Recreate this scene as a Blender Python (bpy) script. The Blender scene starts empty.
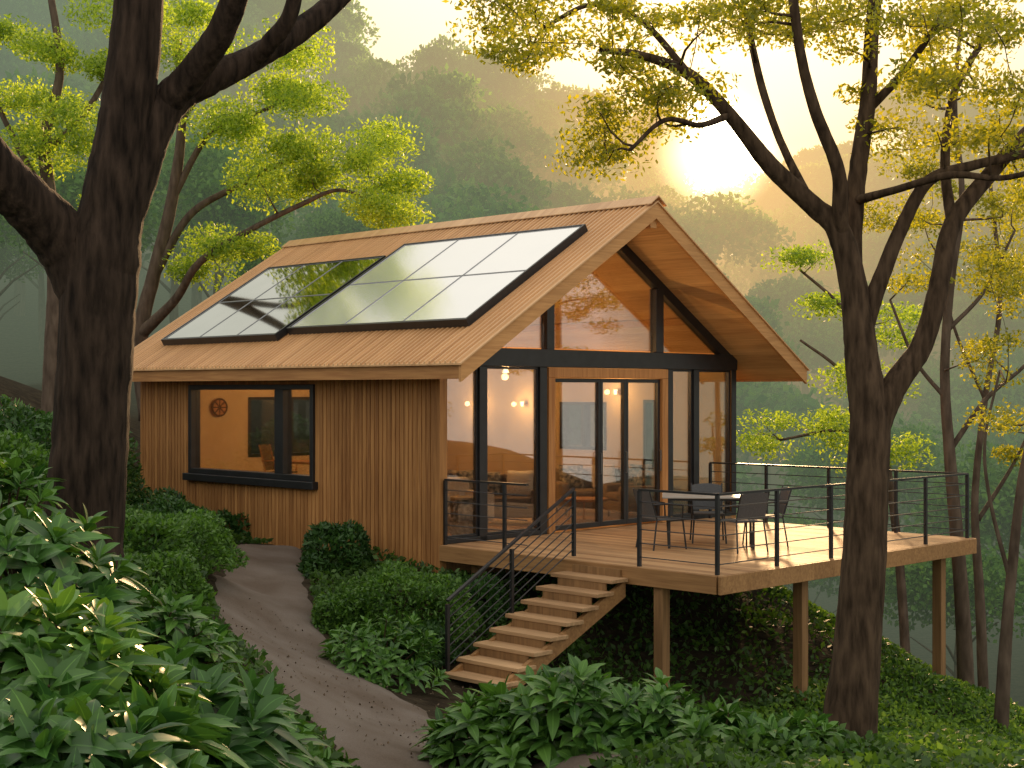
import bpy, math, random
import numpy as np
from mathutils import Vector, Matrix
R = math.radians
rng = np.random.default_rng(7)
random.seed(7)
sc = bpy.context.scene
col = sc.collection
F = 1450.0; CZ = 3.55; HOR = 391.0; DZ = 1.28
AX, AY = -1.06, 21.4
HR = R(-45); q = math.sqrt(.5)
def PX(px, py, d): return np.array([(px-512)/F*d, d, CZ+(HOR-py)/F*d])
def W(x, y, z=0): return (AX+q*x+q*y, AY-q*x+q*y, DZ+z)
# ------------------------------------------------ mesh helpers
class MB:
    def __init__(s): s.V = []; s.F = []
    def add(s, vs, fs):
        n = len(s.V); s.V += [tuple(v) for v in vs]; s.F += [tuple(i+n for i in f) for f in fs]; return s
    def box(s, x0, x1, y0, y1, z0, z1):
        return s.add([(x0,y0,z0),(x1,y0,z0),(x1,y1,z0),(x0,y1,z0),(x0,y0,z1),(x1,y0,z1),(x1,y1,z1),(x0,y1,z1)],
                     [(0,3,2,1),(4,5,6,7),(0,1,5,4),(1,2,6,5),(2,3,7,6),(3,0,4,7)])
    def bar(s, p0, p1, w, h, up=(0,0,1)):
        p0 = Vector(p0); p1 = Vector(p1); d = (p1-p0).normalized(); u = Vector(up)
        sd = d.cross(u).normalized(); u = sd.cross(d).normalized()
        vs = []
        for p in (p0, p1):
            for a, b in ((-1,-1),(1,-1),(1,1),(-1,1)): vs.append(p+sd*a*w/2+u*b*h/2)
        return s.add(vs, [(0,1,2,3),(7,6,5,4),(0,4,5,1),(1,5,6,2),(2,6,7,3),(3,7,4,0)])
    def prism(s, poly, axis, c0, c1):
        def m(a, b, c): return (c,a,b) if axis == 'x' else ((a,c,b) if axis == 'y' else (a,b,c))
        n = len(poly)
        vs = [m(a,b,c0) for a,b in poly]+[m(a,b,c1) for a,b in poly]
        fs = [tuple(range(n))[::-1], tuple(range(n,2*n))]+[(i,(i+1)%n,(i+1)%n+n,i+n) for i in range(n)]
        return s.add(vs, fs)
    def tube(s, pts, rad, n=8, wob=0):
        pts = [Vector(p) for p in pts]; m = len(pts)
        if not hasattr(rad, '__len__'): rad = [rad]*m
        t0 = (pts[1]-pts[0]).normalized()
        a = t0.orthogonal().normalized(); vs = []; fs = []
        for i in range(m):
            t = (pts[min(i+1,m-1)]-pts[max(i-1,0)]).normalized()
            a = (a-t*a.dot(t)).normalized(); b = t.cross(a)
            for k in range(n):
                an = 2*math.pi*k/n
                r = rad[i]*(1+wob*(random.random()-.5))
                vs.append(pts[i]+(a*math.cos(an)+b*math.sin(an))*r)
        for i in range(m-1):
            for k in range(n):
                k2 = (k+1)%n; fs.append((i*n+k,i*n+k2,(i+1)*n+k2,(i+1)*n+k))
        fs.append(tuple(range(n))[::-1]); fs.append(tuple(range((m-1)*n,m*n)))
        return s.add(vs, fs)
    def lathe(s, prof, c=(0,0,0), n=24):
        vs = []; fs = []; m = len(prof)
        for r, z in prof:
            for k in range(n):
                an = 2*math.pi*k/n; vs.append((c[0]+r*math.cos(an), c[1]+r*math.sin(an), c[2]+z))
        for i in range(m-1):
            for k in range(n):
                k2 = (k+1)%n; fs.append((i*n+k,i*n+k2,(i+1)*n+k2,(i+1)*n+k))
        fs.append(tuple(range(n))[::-1]); fs.append(tuple(range((m-1)*n,m*n)))
        return s.add(vs, fs)
    def pillow(s, c, sx, sy, sz, n=10):
        vs = []; fs = []
        for i in range(n+1):
            for j in range(n+1):
                a = -1+2*i/n; b = -1+2*j/n
                h = max(0,(1-a**4)*(1-b**4))**.6
                pin = 1-.08*(1-abs(a))*(b*b)
                vs.append((c[0]+a*sx/2, c[1]+b*sy/2*pin, c[2]+h*sz/2))
        N = (n+1)**2
        vs += [(v[0], v[1], 2*c[2]-v[2]) for v in vs]
        for i in range(n):
            for j in range(n):
                k = i*(n+1)+j
                fs.append((k,k+n+1,k+n+2,k+1)); fs.append((N+k,N+k+1,N+k+n+2,N+k+n+1))
        return s.add(vs, fs)
    def build(s, name, mat, parent=None, bevel=0, smooth=False, loc=None):
        me = bpy.data.meshes.new(name); me.from_pydata(s.V, [], s.F); me.update()
        me.materials.append(mat)
        if smooth: me.polygons.foreach_set('use_smooth', [True]*len(me.polygons))
        o = bpy.data.objects.new(name, me); col.objects.link(o)
        if parent: o.parent = parent
        if loc: o.location = loc
        if bevel:
            m = o.modifiers.new('bevel','BEVEL'); m.width = bevel; m.segments = 2; m.limit_method = 'ANGLE'
        return o
def quadmesh(name, V, Fq, mat, parent=None, smooth=False, uv=None):
    V = np.asarray(V, dtype=np.float32).reshape(-1,3); Fq = np.asarray(Fq, dtype=np.int32).reshape(-1,4)
    me = bpy.data.meshes.new(name); me.vertices.add(len(V)); me.vertices.foreach_set('co', V.ravel())
    me.loops.add(Fq.size); me.loops.foreach_set('vertex_index', Fq.ravel())
    me.polygons.add(len(Fq)); me.polygons.foreach_set('loop_start', np.arange(0,Fq.size,4,dtype=np.int32))
    if smooth: me.polygons.foreach_set('use_smooth', np.ones(len(Fq),dtype=bool))
    if uv is not None:
        l = me.uv_layers.new(name='leaf'); l.data.foreach_set('uv', uv[Fq.ravel()].astype(np.float32).ravel())
    me.update(calc_edges=True); me.validate()
    me.materials.append(mat)
    o = bpy.data.objects.new(name, me); col.objects.link(o)
    if parent: o.parent = parent
    return o
def thing(name, label, cat, loc=(0,0,0), rz=0, group=None):
    o = bpy.data.objects.new(name, None); col.objects.link(o); o.empty_display_size = .2
    o.location = tuple(float(c) for c in loc); o.rotation_euler = (0,0,rz); o['label'] = label; o['category'] = cat
    if group: o['group'] = group
    return o
def tag(o, label=None, cat=None, group=None, kind=None):
    if label: o['label'] = label
    if cat: o['category'] = cat
    if group: o['group'] = group
    if kind: o['kind'] = kind
    return o
def dup(root, label, loc, rz=None, group=None, scale=None):
    def cp(o, par):
        c = o.copy(); col.objects.link(c)
        if par: c.parent = par
        for ch in list(o.children): cp(ch, c)
        return c
    kids = list(root.children)
    r = root.copy(); col.objects.link(r)
    for ch in kids: cp(ch, r)
    r.location = tuple(float(c) for c in loc)
    if rz is not None: r.rotation_euler = (0,0,rz)
    r['label'] = label
    if group: r['group'] = group
    if scale: r.scale = scale
    return r
# ------------------------------------------------ materials
def newmat(name):
    m = bpy.data.materials.new(name); m.use_nodes = True
    nt = m.node_tree; nt.nodes.clear()
    out = nt.nodes.new('ShaderNodeOutputMaterial'); return m, nt, out
def N(nt, t, **k):
    n = nt.nodes.new(t)
    for a, b in k.items(): setattr(n, a, b)
    return n
def c4(c): return (c[0],c[1],c[2],1)
def math_(nt, op, a, b=None):
    n = N(nt,'ShaderNodeMath',operation=op)
    for i, v in enumerate((a,b)):
        if v is None: continue
        if isinstance(v,(int,float)): n.inputs[i].default_value = v
        else: nt.links.new(v, n.inputs[i])
    return n.outputs[0]
def mixc(nt, fac, a, b, blend='MIX'):
    n = N(nt,'ShaderNodeMix',data_type='RGBA',blend_type=blend)
    for i, v in ((0,fac),(6,a),(7,b)):
        if isinstance(v,(int,float)): n.inputs[i].default_value = v
        elif isinstance(v,tuple): n.inputs[i].default_value = c4(v)
        else: nt.links.new(v, n.inputs[i])
    return n.outputs[2]
def surf(name, c1, c2=None, sc_=6, st=(1,1,1), rough=.6, metal=0, bump=.2, detail=6, spec=.5, emis=None, bd=.02):
    m, nt, out = newmat(name); L = nt.links.new
    p = N(nt,'ShaderNodeBsdfPrincipled'); L(p.outputs[0], out.inputs[0])
    tc = N(nt,'ShaderNodeTexCoord'); mp = N(nt,'ShaderNodeMapping'); mp.inputs['Scale'].default_value = st
    L(tc.outputs['Object'], mp.inputs[0])
    no = N(nt,'ShaderNodeTexNoise'); no.inputs['Scale'].default_value = sc_; no.inputs['Detail'].default_value = detail
    L(mp.outputs[0], no.inputs['Vector'])
    rp = N(nt,'ShaderNodeValToRGB'); rp.color_ramp.elements[0].position = .3; rp.color_ramp.elements[1].position = .7
    rp.color_ramp.elements[0].color = c4(c1); rp.color_ramp.elements[1].color = c4(c2 or tuple(x*1.15 for x in c1))
    L(no.outputs[0], rp.inputs[0]); L(rp.outputs[0], p.inputs['Base Color'])
    p.inputs['Roughness'].default_value = rough; p.inputs['Metallic'].default_value = metal
    p.inputs['Specular IOR Level'].default_value = spec
    if bump:
        b = N(nt,'ShaderNodeBump'); b.inputs['Strength'].default_value = bump; b.inputs['Distance'].default_value = bd
        L(no.outputs[0], b.inputs['Height']); L(b.outputs[0], p.inputs['Normal'])
    if emis:
        p.inputs['Emission Color'].default_value = c4(emis[0]); p.inputs['Emission Strength'].default_value = emis[1]
    return m
def wood(name, c1, c2, grain='z', across='x', board=.15, rough=.55, var=.5, spec=.3, gs=1.2, fs=22, bmp=.35, mott=.5):
    m, nt, out = newmat(name); L = nt.links.new
    p = N(nt,'ShaderNodeBsdfPrincipled'); L(p.outputs[0], out.inputs[0])
    tc = N(nt,'ShaderNodeTexCoord'); sp = N(nt,'ShaderNodeSeparateXYZ'); L(tc.outputs['Object'], sp.inputs[0])
    idx = math_(nt,'FLOOR', math_(nt,'DIVIDE', sp.outputs['xyz'.index(across)], board))
    wn = N(nt,'ShaderNodeTexWhiteNoise',noise_dimensions='1D'); L(idx, wn.inputs['W'])
    st = {'x':(gs,fs,fs),'y':(fs,gs,fs),'z':(fs,fs,gs)}[grain]
    if name == 'roof_boards': st = (fs,gs,gs)
    vm = N(nt,'ShaderNodeVectorMath',operation='MULTIPLY'); vm.inputs[1].default_value = st; L(tc.outputs['Object'], vm.inputs[0])
    va = N(nt,'ShaderNodeVectorMath',operation='ADD'); L(vm.outputs[0], va.inputs[0]); 
    ws = N(nt,'ShaderNodeVectorMath',operation='SCALE'); L(wn.outputs['Color'], ws.inputs[0]); ws.inputs['Scale'].default_value = 30; L(ws.outputs[0], va.inputs[1])
    no = N(nt,'ShaderNodeTexNoise'); no.inputs['Scale'].default_value = 1; no.inputs['Detail'].default_value = 7; no.inputs['Distortion'].default_value = .6
    L(va.outputs[0], no.inputs['Vector'])
    f = math_(nt,'ADD', math_(nt,'MULTIPLY', no.outputs[0], 1.0), math_(nt,'MULTIPLY', math_(nt,'SUBTRACT', wn.outputs['Value'], .5), var))
    rp = N(nt,'ShaderNodeValToRGB'); rp.color_ramp.elements[0].position = .22; rp.color_ramp.elements[1].position = .8
    rp.color_ramp.elements[0].color = c4(c1); rp.color_ramp.elements[1].color = c4(c2); L(f, rp.inputs[0])
    n2 = N(nt,'ShaderNodeTexNoise'); n2.inputs['Scale'].default_value = .9; n2.inputs['Detail'].default_value = 4; L(tc.outputs['Object'], n2.inputs['Vector'])
    mul = math_(nt,'ADD', math_(nt,'MULTIPLY', n2.outputs[0], mott), 1-mott*.5)
    cm = N(nt,'ShaderNodeVectorMath',operation='SCALE'); L(rp.outputs[0], cm.inputs[0]); L(mul, cm.inputs['Scale'])
    L(cm.outputs[0], p.inputs['Base Color'])
    p.inputs['Roughness'].default_value = rough; p.inputs['Specular IOR Level'].default_value = spec
    b = N(nt,'ShaderNodeBump'); b.inputs['Strength'].default_value = bmp; b.inputs['Distance'].default_value = .01
    L(no.outputs[0], b.inputs['Height']); L(b.outputs[0], p.inputs['Normal'])
    return m
def leafm(name, dark, light, tr=.35, rough=.45, vein=False, trc=None, spec=.4):
    m, nt, out = newmat(name); L = nt.links.new
    g = N(nt,'ShaderNodeNewGeometry')
    no = N(nt,'ShaderNodeTexNoise'); no.inputs['Scale'].default_value = .8; no.inputs['Detail'].default_value = 3; L(g.outputs['Position'], no.inputs['Vector'])
    f = math_(nt,'ADD', math_(nt,'MULTIPLY', g.outputs['Random Per Island'], .55), math_(nt,'MULTIPLY', no.outputs[0], .5))
    rp = N(nt,'ShaderNodeValToRGB'); rp.color_ramp.elements[0].position = .15; rp.color_ramp.elements[1].position = .85
    rp.color_ramp.elements[0].color = c4(dark); rp.color_ramp.elements[1].color = c4(light); L(f, rp.inputs[0])
    c = rp.outputs[0]
    if vein:
        uv = N(nt,'ShaderNodeTexCoord'); s = N(nt,'ShaderNodeSeparateXYZ'); L(uv.outputs['UV'], s.inputs[0])
        d = math_(nt,'ABSOLUTE', math_(nt,'SUBTRACT', s.outputs[1], .5))
        mk = math_(nt,'LESS_THAN', d, .035)
        c = mixc(nt, math_(nt,'MULTIPLY', mk, .40), c, tuple(min(1,x*1.8+.02) for x in light))
    p = N(nt,'ShaderNodeBsdfPrincipled'); L(c, p.inputs['Base Color']); p.inputs['Roughness'].default_value = rough
    p.inputs['Specular IOR Level'].default_value = spec
    t = N(nt,'ShaderNodeBsdfTranslucent')
    tcx = mixc(nt, 1.0, c, trc or (2.2,2.2,1.0), 'MULTIPLY'); L(tcx, t.inputs[0])
    mx = N(nt,'ShaderNodeMixShader'); mx.inputs[0].default_value = tr; L(p.outputs[0], mx.inputs[1]); L(t.outputs[0], mx.inputs[2]); L(mx.outputs[0], out.inputs[0])
    return m
def glassm(name, tint=(1,1,1), refl=1.0):
    m, nt, out = newmat(name); L = nt.links.new
    t = N(nt,'ShaderNodeBsdfTransparent'); t.inputs[0].default_value = c4(tint)
    g = N(nt,'ShaderNodeBsdfGlossy'); g.inputs['Roughness'].default_value = .01
    fr = N(nt,'ShaderNodeFresnel'); fr.inputs[0].default_value = 1.5
    mx = N(nt,'ShaderNodeMixShader'); L(math_(nt,'MULTIPLY', fr.outputs[0], refl), mx.inputs[0]); L(t.outputs[0], mx.inputs[1]); L(g.outputs[0], mx.inputs[2]); L(mx.outputs[0], out.inputs[0])
    return m
def emitm(name, c, s):
    m, nt, out = newmat(name); e = N(nt,'ShaderNodeEmission'); e.inputs[0].default_value = c4(c); e.inputs[1].default_value = s
    nt.links.new(e.outputs[0], out.inputs[0]); return m
M = dict(
 wall=wood('cedar_boards',(.25,.105,.032),(.54,.265,.088),'z','x',.10,.6,.30),
 roofwood=wood('roof_planks',(.50,.27,.11),(.76,.48,.22),'x','y',.14,.6,.4),
 rake=wood('rake_wood',(.40,.19,.065),(.64,.34,.13),'y','x',.5,.55,.2),
 fascia=wood('fascia_wood',(.34,.15,.05),(.56,.285,.10),'x','y',.5,.55,.2),
 post=wood('post_wood',(.16,.085,.035),(.34,.19,.08),'z','x',.5,.7,.2),
 doorw=wood('door_wood',(.36,.15,.045),(.6,.29,.10),'z','y',.5,.5,.2),
 deck=wood('deck_boards',(.30,.165,.075),(.54,.325,.16),'x','y',.145,.7,.5),
 deckf=wood('deck_fascia',(.24,.12,.045),(.46,.25,.10),'x','y',.5,.6,.2),
 tread=wood('tread_wood',(.34,.20,.10),(.60,.38,.20),'x','y',.27,.6,.4),
 floor=wood('floor_wood',(.20,.10,.04),(.42,.24,.11),'x','y',.16,.35,.4,.5),
 black=surf('black_metal',(.012,.012,.013),(.02,.02,.022),rough=.4,bump=.03,spec=.5),
 cable=surf('steel_cable',(.16,.16,.16),rough=.35,metal=.9,bump=0),
 plaster=surf('warm_plaster',(.60,.45,.25),(.68,.53,.31),sc_=2,rough=.9,bump=.05),
 roof=wood('roof_boards',(.52,.28,.12),(.74,.45,.215),'y','x',.11,.42,.28,.45,gs=.25,fs=9,bmp=.05,mott=.3),
 glass=glassm('clear_glass',(.97,.97,.95),.7),
 bark=surf('dark_bark',(.010,.007,.005),(.06,.040,.028),sc_=16,st=(1,1,.18),rough=.95,bump=1,spec=.15,detail=10,bd=.04),
 bark2=surf('brown_bark',(.028,.018,.011),(.11,.072,.045),sc_=18,st=(1,1,.2),rough=.95,bump=.8,spec=.15,detail=10,bd=.03),
 bark3=surf('pale_bark',(.06,.042,.03),(.15,.11,.08),sc_=9,st=(1,1,.3),rough=.95,bump=.6,spec=.15),
 fabric=surf('beige_fabric',(.22,.15,.085),(.30,.21,.12),sc_=60,rough=.95,bump=.1),
 fabric2=surf('brown_fabric',(.09,.052,.028),(.14,.085,.045),sc_=60,rough=.95,bump=.1),
 fabricw=surf('cream_fabric',(.62,.52,.38),(.7,.6,.45),sc_=60,rough=.95,bump=.1),
 fabricd=surf('patterned_fabric',(.02,.018,.016),(.40,.32,.20),sc_=14,rough=.95,bump=.1,detail=1),
 rattan=surf('dark_rattan',(.02,.017,.014),(.40,.36,.30),sc_=17,rough=.7,bump=.6,detail=0),
 mesh_=surf('charcoal_mesh',(.06,.062,.066),(.095,.097,.10),sc_=80,rough=.75,bump=.2),
 tabletop=surf('pale_tabletop',(.34,.31,.27),(.42,.39,.35),rough=.4,bump=.02),
 brass=surf('aged_brass',(.35,.2,.07),rough=.35,metal=1,bump=0),
 lamp=emitm('lamp_glow',(1,.74,.38),6),
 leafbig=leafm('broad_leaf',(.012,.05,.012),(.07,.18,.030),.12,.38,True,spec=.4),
 leafbig2=leafm('broad_leaf_bright',(.018,.07,.014),(.115,.25,.04),.15,.40,True,spec=.4),  # brighter green variant of the broad leaf
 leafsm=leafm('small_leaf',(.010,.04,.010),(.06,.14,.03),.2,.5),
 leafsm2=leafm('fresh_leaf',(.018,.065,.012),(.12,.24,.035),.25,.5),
 ivy=leafm('ivy_leaf',(.012,.040,.008),(.085,.17,.028),.3,.55),
 moss=leafm('moss_leaf',(.03,.085,.012),(.16,.27,.04),.3,.7,spec=.2),
 leafgold=leafm('backlit_leaf',(.08,.11,.012),(.34,.35,.04),.5,.5,trc=(2.2,1.9,.5)),
 leafmid=leafm('mid_leaf',(.08,.16,.02),(.38,.47,.06),.45,.55),
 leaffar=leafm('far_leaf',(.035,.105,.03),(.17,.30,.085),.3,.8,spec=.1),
 soil=None)
# ------------------------------------------------ terrain
cp = []
def cpx(px, py, d): cp.append(PX(px,py,d))
for a in [(262,560,22.5),(255,600,20),(282,650,17.5),(345,700,15.5),(415,750,14),(500,830,12),(470,695,17.2),(440,574,21.3),(435,680,17.9),(400,640,18.5),
          (657,714,18.5),(815,710,19.3),(953,694,21.9),(75,572,12),(0,480,22),(130,520,22),(60,640,8.5),(180,770,8),(0,760,6),(300,810,9.5),
          (580,738,12.3),(590,800,9),(740,762,13),(845,752,13),(1024,768,16),(1020,750,20),(900,672,21),(960,704,20.5),(170,545,19),(200,600,16.5),(330,585,20.5)]: cpx(*a)
cp += [np.array(a) for a in [(2.83,21.75,-.05),(1.5,23.9,.7),(4.1,26.6,.2),(-1.34,26.8,.9),(-7,27.3,1.15),(-1.84,32.5,1.0),(1.27,29.4,.6),(-3.5,24,.95),
        (9,26,-3),(12,22,-3),(8,32,-5),(4,32,-2.2),(14,30,-7),(-12,30,4),(-7.5,33,2.2),(-12,20,3.8),(0,5,1.5),(4,6,.8),(8,9,-.5),(-5,5,2.2),(-9,14,3.0),(11,14,-1.6)]]
cp = np.array(cp, dtype=float)
def U(r2): return .5*r2*np.log(r2+1e-9)
n = len(cp); Kx = U(((cp[:,None,:2]-cp[None,:,:2])**2).sum(-1))+np.eye(n)*.6
Pm = np.c_[np.ones(n),cp[:,:2]]
Am = np.zeros((n+3,n+3)); Am[:n,:n] = Kx; Am[:n,n:] = Pm; Am[n:,:n] = Pm.T
wts = np.linalg.solve(Am, np.r_[cp[:,2],0,0,0])
def sst(t): t = np.clip(t,0,1); return t*t*(3-2*t)
RX = np.array([-160,-53,-27,-16,-9.5,-1,9,14,18,21,25,29,40,53,160]); RZ = np.array([50,47,39,32,28,27,26,23.5,19,16,16.5,20,25,29,34])
def ground(x, y):
    x = np.asarray(x,float); y = np.asarray(y,float); shp = np.broadcast(x,y).shape
    x = np.broadcast_to(x,shp).ravel(); y = np.broadcast_to(y,shp).ravel()
    xc = np.clip(x,-13,14); yc = np.clip(y,4,34)
    z = np.empty(len(x))
    for i in range(0,len(x),20000):
        sl = slice(i,i+20000)
        r2 = (xc[sl,None]-cp[None,:,0])**2+(yc[sl,None]-cp[None,:,1])**2
        z[sl] = U(r2)@wts[:n]+wts[n]+wts[n+1]*xc[sl]+wts[n+2]*yc[sl]
    z += .03*np.sin(x*2.1+.5*y)*np.cos(y*1.7)
    rid = np.interp(x,RX,RZ)
    base = 3.5-11*sst((x+4)/12)
    t = sst((y-38)/115)**1.25
    fz = base+(rid-base)*t
    fz = np.where(y>155, rid-(y-155)*.15, fz)+.8*np.sin(x*.21)*np.cos(y*.17)
    b = sst((y-31)/11)
    z = z*(1-b)+fz*b
    return z.reshape(shp)
def gz(x, y): return float(ground(x,y))
xs = np.unique(np.r_[np.linspace(-160,-14,32),np.arange(-14,15,.3),np.linspace(15,160,50)])
ys = np.unique(np.r_[np.linspace(-12,3,6),np.arange(3,37,.3),np.linspace(37,170,60),np.linspace(180,420,8)])
GX, GY = np.meshgrid(xs,ys); GZ = ground(GX,GY)
lx = ((GX-AX)-(GY-AY))*q; ly = ((GX-AX)+(GY-AY))*q
GZ = np.where((lx<.3)&(lx>-8.3)&(ly>0.1)&(ly<7.2), np.minimum(GZ,.95), GZ)
nx = len(xs); ny = len(ys)
I = np.arange(nx*ny).reshape(ny,nx)
Fg = np.stack([I[:-1,:-1],I[:-1,1:],I[1:,1:],I[1:,:-1]],-1).reshape(-1,4)
M['soil'] = surf('forest_floor',(.022,.016,.010),(.055,.042,.026),sc_=5,rough=1,bump=1,spec=.1,detail=12,bd=.05)
tag(quadmesh('ground', np.stack([GX,GY,GZ],-1), Fg, M['soil'], smooth=True), kind='structure')
# path
pl = [(268,550,23.6,32),(268,562,22.6,36),(264,580,21,42),(262,605,19.4,48),(276,645,17.7,64),(314,680,16.2,88),(360,718,15,106),(412,760,13.8,118),(460,800,12.8,122),(530,860,11.6,122)]
cpts = np.array([[(a-512)/F*d, d, w/F*d] for a,b,d,w in pl])
tt = np.linspace(0,len(cpts)-1,90); pc = np.stack([np.interp(tt,np.arange(len(cpts)),cpts[:,k]) for k in range(3)],-1)
for _ in range(6): pc[1:-1] = (pc[:-2]+2*pc[1:-1]+pc[2:])/4
tan = np.gradient(pc[:,:2],axis=0); tan /= np.linalg.norm(tan,axis=1)[:,None]; nrm = np.c_[-tan[:,1],tan[:,0]]
K = 13; u_ = np.linspace(-1,1,K)
wob = 1+.06*np.sin(np.arange(90)*.5)+.04*np.sin(np.arange(90)*1.3+1)
PXx = pc[:,None,:2]+nrm[:,None,:]*(pc[:,2]*wob)[:,None,None]*u_[None,:,None]
PZ = ground(PXx[...,0],PXx[...,1])+.06-.07*np.abs(u_)[None,:]**6
I = np.arange(90*K).reshape(90,K); Fp = np.stack([I[:-1,:-1],I[:-1,1:],I[1:,1:],I[1:,:-1]],-1).reshape(-1,4)
m, nt, out = newmat('gravel_path'); L = nt.links.new
p = N(nt,'ShaderNodeBsdfPrincipled'); L(p.outputs[0],out.inputs[0]); p.inputs['Roughness'].default_value = .95; p.inputs['Specular IOR Level'].default_value = .2
tc = N(nt,'ShaderNodeTexCoord'); n1 = N(nt,'ShaderNodeTexNoise'); n1.inputs['Scale'].default_value = 90; n1.inputs['Detail'].default_value = 6; L(tc.outputs['Object'],n1.inputs['Vector'])
n2 = N(nt,'ShaderNodeTexNoise'); n2.inputs['Scale'].default_value = 1.3; n2.inputs['Detail'].default_value = 6; L(tc.outputs['Object'],n2.inputs['Vector'])
r1 = N(nt,'ShaderNodeValToRGB'); r1.color_ramp.elements[0].position=.3; r1.color_ramp.elements[1].position=.75; r1.color_ramp.elements[0].color=(.15,.12,.10,1); r1.color_ramp.elements[1].color=(.22,.185,.155,1); L(n1.outputs[0],r1.inputs[0])
r2 = N(nt,'ShaderNodeValToRGB'); r2.color_ramp.elements[0].position=.35; r2.color_ramp.elements[1].position=.65; r2.color_ramp.elements[0].color=(.68,.62,.56,1); r2.color_ramp.elements[1].color=(1,1,1,1); L(n2.outputs[0],r2.inputs[0])
L(mixc(nt,1.0,r1.outputs[0],r2.outputs[0],'MULTIPLY'), p.inputs['Base Color'])
b = N(nt,'ShaderNodeBump'); b.inputs['Strength'].default_value=.25; b.inputs['Distance'].default_value=.008; L(n1.outputs[0],b.inputs['Height']); L(b.outputs[0],p.inputs['Normal'])
tag(quadmesh('path', np.concatenate([PXx,PZ[...,None]],-1), Fp, m, smooth=True), kind='structure')
# ------------------------------------------------ house
house = thing('wooden_cabin','timber cabin with gabled ribbed roof, glazed black-framed gable end and glowing interior','cabin',W(0,0,0),HR)
HL, HW = 8.4, 7.3
def under(y): return 2.46+.616*(y+.6) if y <= 3.65 else 5.08-.616*(y-3.65)
def walled(mb, axis, a0, a1, z0, z1, c0, c1, holes):
    def bx(p0,p1,q0,q1):
        if axis == 'x': mb.box(p0,p1,c0,c1,q0,q1)
        else: mb.box(c0,c1,p0,p1,q0,q1)
    cur = a0
    for h0,h1,g0,g1 in sorted(holes):
        if h0 > cur: bx(cur,h0,z0,z1)
        bx(h0,h1,z0,g0); bx(h0,h1,g1,z1); cur = h1
    bx(cur,a1,z0,z1)
wh = (-6.7,-3.02,.80,2.38)
mb = MB(); walled(mb,'x',-HL,0,-.8,2.80,0,.14,[wh])
x = -HL+.01
while x < -.10:
    w = .08
    if wh[0]-.05 < x+w and x < wh[1]+.05: mb.box(x,x+w,-.013,.002,-.8,wh[2]-.14); mb.box(x,x+w,-.013,.002,wh[3]+.06,2.79)
    else: mb.box(x,x+w,-.013,.002,-.8,2.79)
    x += .10
mb.box(-.09,.025,-.03,.0,-.8,2.79); mb.box(0,.025,0,.10,-.8,2.79)
mb.build('wall',M['wall'],house)
eh = (2.3,4.4,.95,2.15)
mb = MB(); walled(mb,'y',.14,HW-.14,-.8,2.80,-HL,-HL+.14,[eh]); mb.prism([(.0,2.8),(HW,2.8),(3.65,under(3.65)-.02)],'x',-HL,-HL+.14); mb.build('wall',M['wall'],house)
bh = [(-2.05,-1.5,.1,2.1),(-4.25,-3.0,1.1,2.05)]
mb = MB(); walled(mb,'x',-HL,0,-.8,2.80,HW-.14,HW,bh); mb.build('wall',M['wall'],house)
mb = MB()
walled(mb,'x',-HL+.14,-.14,0,2.84,.14,.16,[wh]); walled(mb,'x',-HL+.14,-.14,0,2.84,HW-.16,HW-.14,bh)
walled(mb,'y',.16,HW-.16,0,2.84,-HL+.14,-HL+.16,[eh]); mb.prism([(.16,2.84),(HW-.16,2.84),(3.65,under(3.65)-.03)],'x',-HL+.14,-HL+.16)
mb.build('interior_wall',M['plaster'],house)
MB().box(-HL+.14,-.0,.14,HW-.14,-.25,0).build('floor',M['floor'],house)
MB().box(-.14,0.004,.10,HW,-.8,-.252).build('foundation',M['post'],house)
def pane(mb_, poly, x0=-.07, x1=-.055): mb_.prism(poly,'x',x0,x1)
fr = MB()
X0, X1 = -.13, .012
for y0,y1 in ((.80,.96),(2.12,2.28),(5.32,5.46),(6.05,6.2),(HW-.14,HW)): fr.box(X0,X1,y0,y1,0,2.65)
fr.box(X0,X1+.02,.10,HW+.002,2.65,2.93)
for y0,y1 in ((2.28,2.45),(5.0,5.2)): fr.box(X0,X1,y0,y1,2.93,under((y0+y1)/2)-.16)
fr.bar((-.06,.0,under(0)-.09),(-.06,3.65,under(3.65)-.09),.14,.17); fr.bar((-.061,HW,under(HW)-.09),(-.061,3.65,under(3.65)-.09),.141,.17)
fr.box(X0,X1,.10,2.12,0,.07); fr.box(X0,X1,5.46,HW-.14,0,.07)
fr.build('gable_frame',M['black'],house,bevel=.006)
for y0,y1 in ((.10,.80),(.96,2.12),(5.46,6.05),(6.2,HW-.14)):
    f = MB(); f.box(-.09,-.03,y0+.002,y0+.04,.072,2.648); f.box(-.09,-.03,y1-.04,y1-.002,.072,2.648); f.box(-.09,-.03,y0+.04,y1-.04,.072,.11); f.box(-.09,-.03,y0+.04,y1-.04,2.61,2.648)
    f = f.build('window',M['black'],house); g = MB(); g.box(-.065,-.055,y0+.04,y1-.04,.11,2.61); g.build('pane',M['glass'],f)
for poly in ([(1.0,2.95),(2.28,2.95),(2.28,under(2.28)-.17),(1.0,under(1.0)-.17)],
             [(2.45,2.95),(5.0,2.95),(5.0,under(5.0)-.17),(3.65,under(3.65)-.17),(2.45,under(2.45)-.17)],
             [(5.2,2.95),(6.95,2.95),(5.2,under(5.2)-.17)]):
    g = MB(); pane(g,poly); g.build('gable_window',M['glass'],house)
MB().prism([(.1,2.94),(1.0,2.94),(1.0,under(1.0)-.15),(.1,under(.1)-.12)],'x',-.1,-.04).build('gable_boarding',M['doorw'],house)
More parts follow.
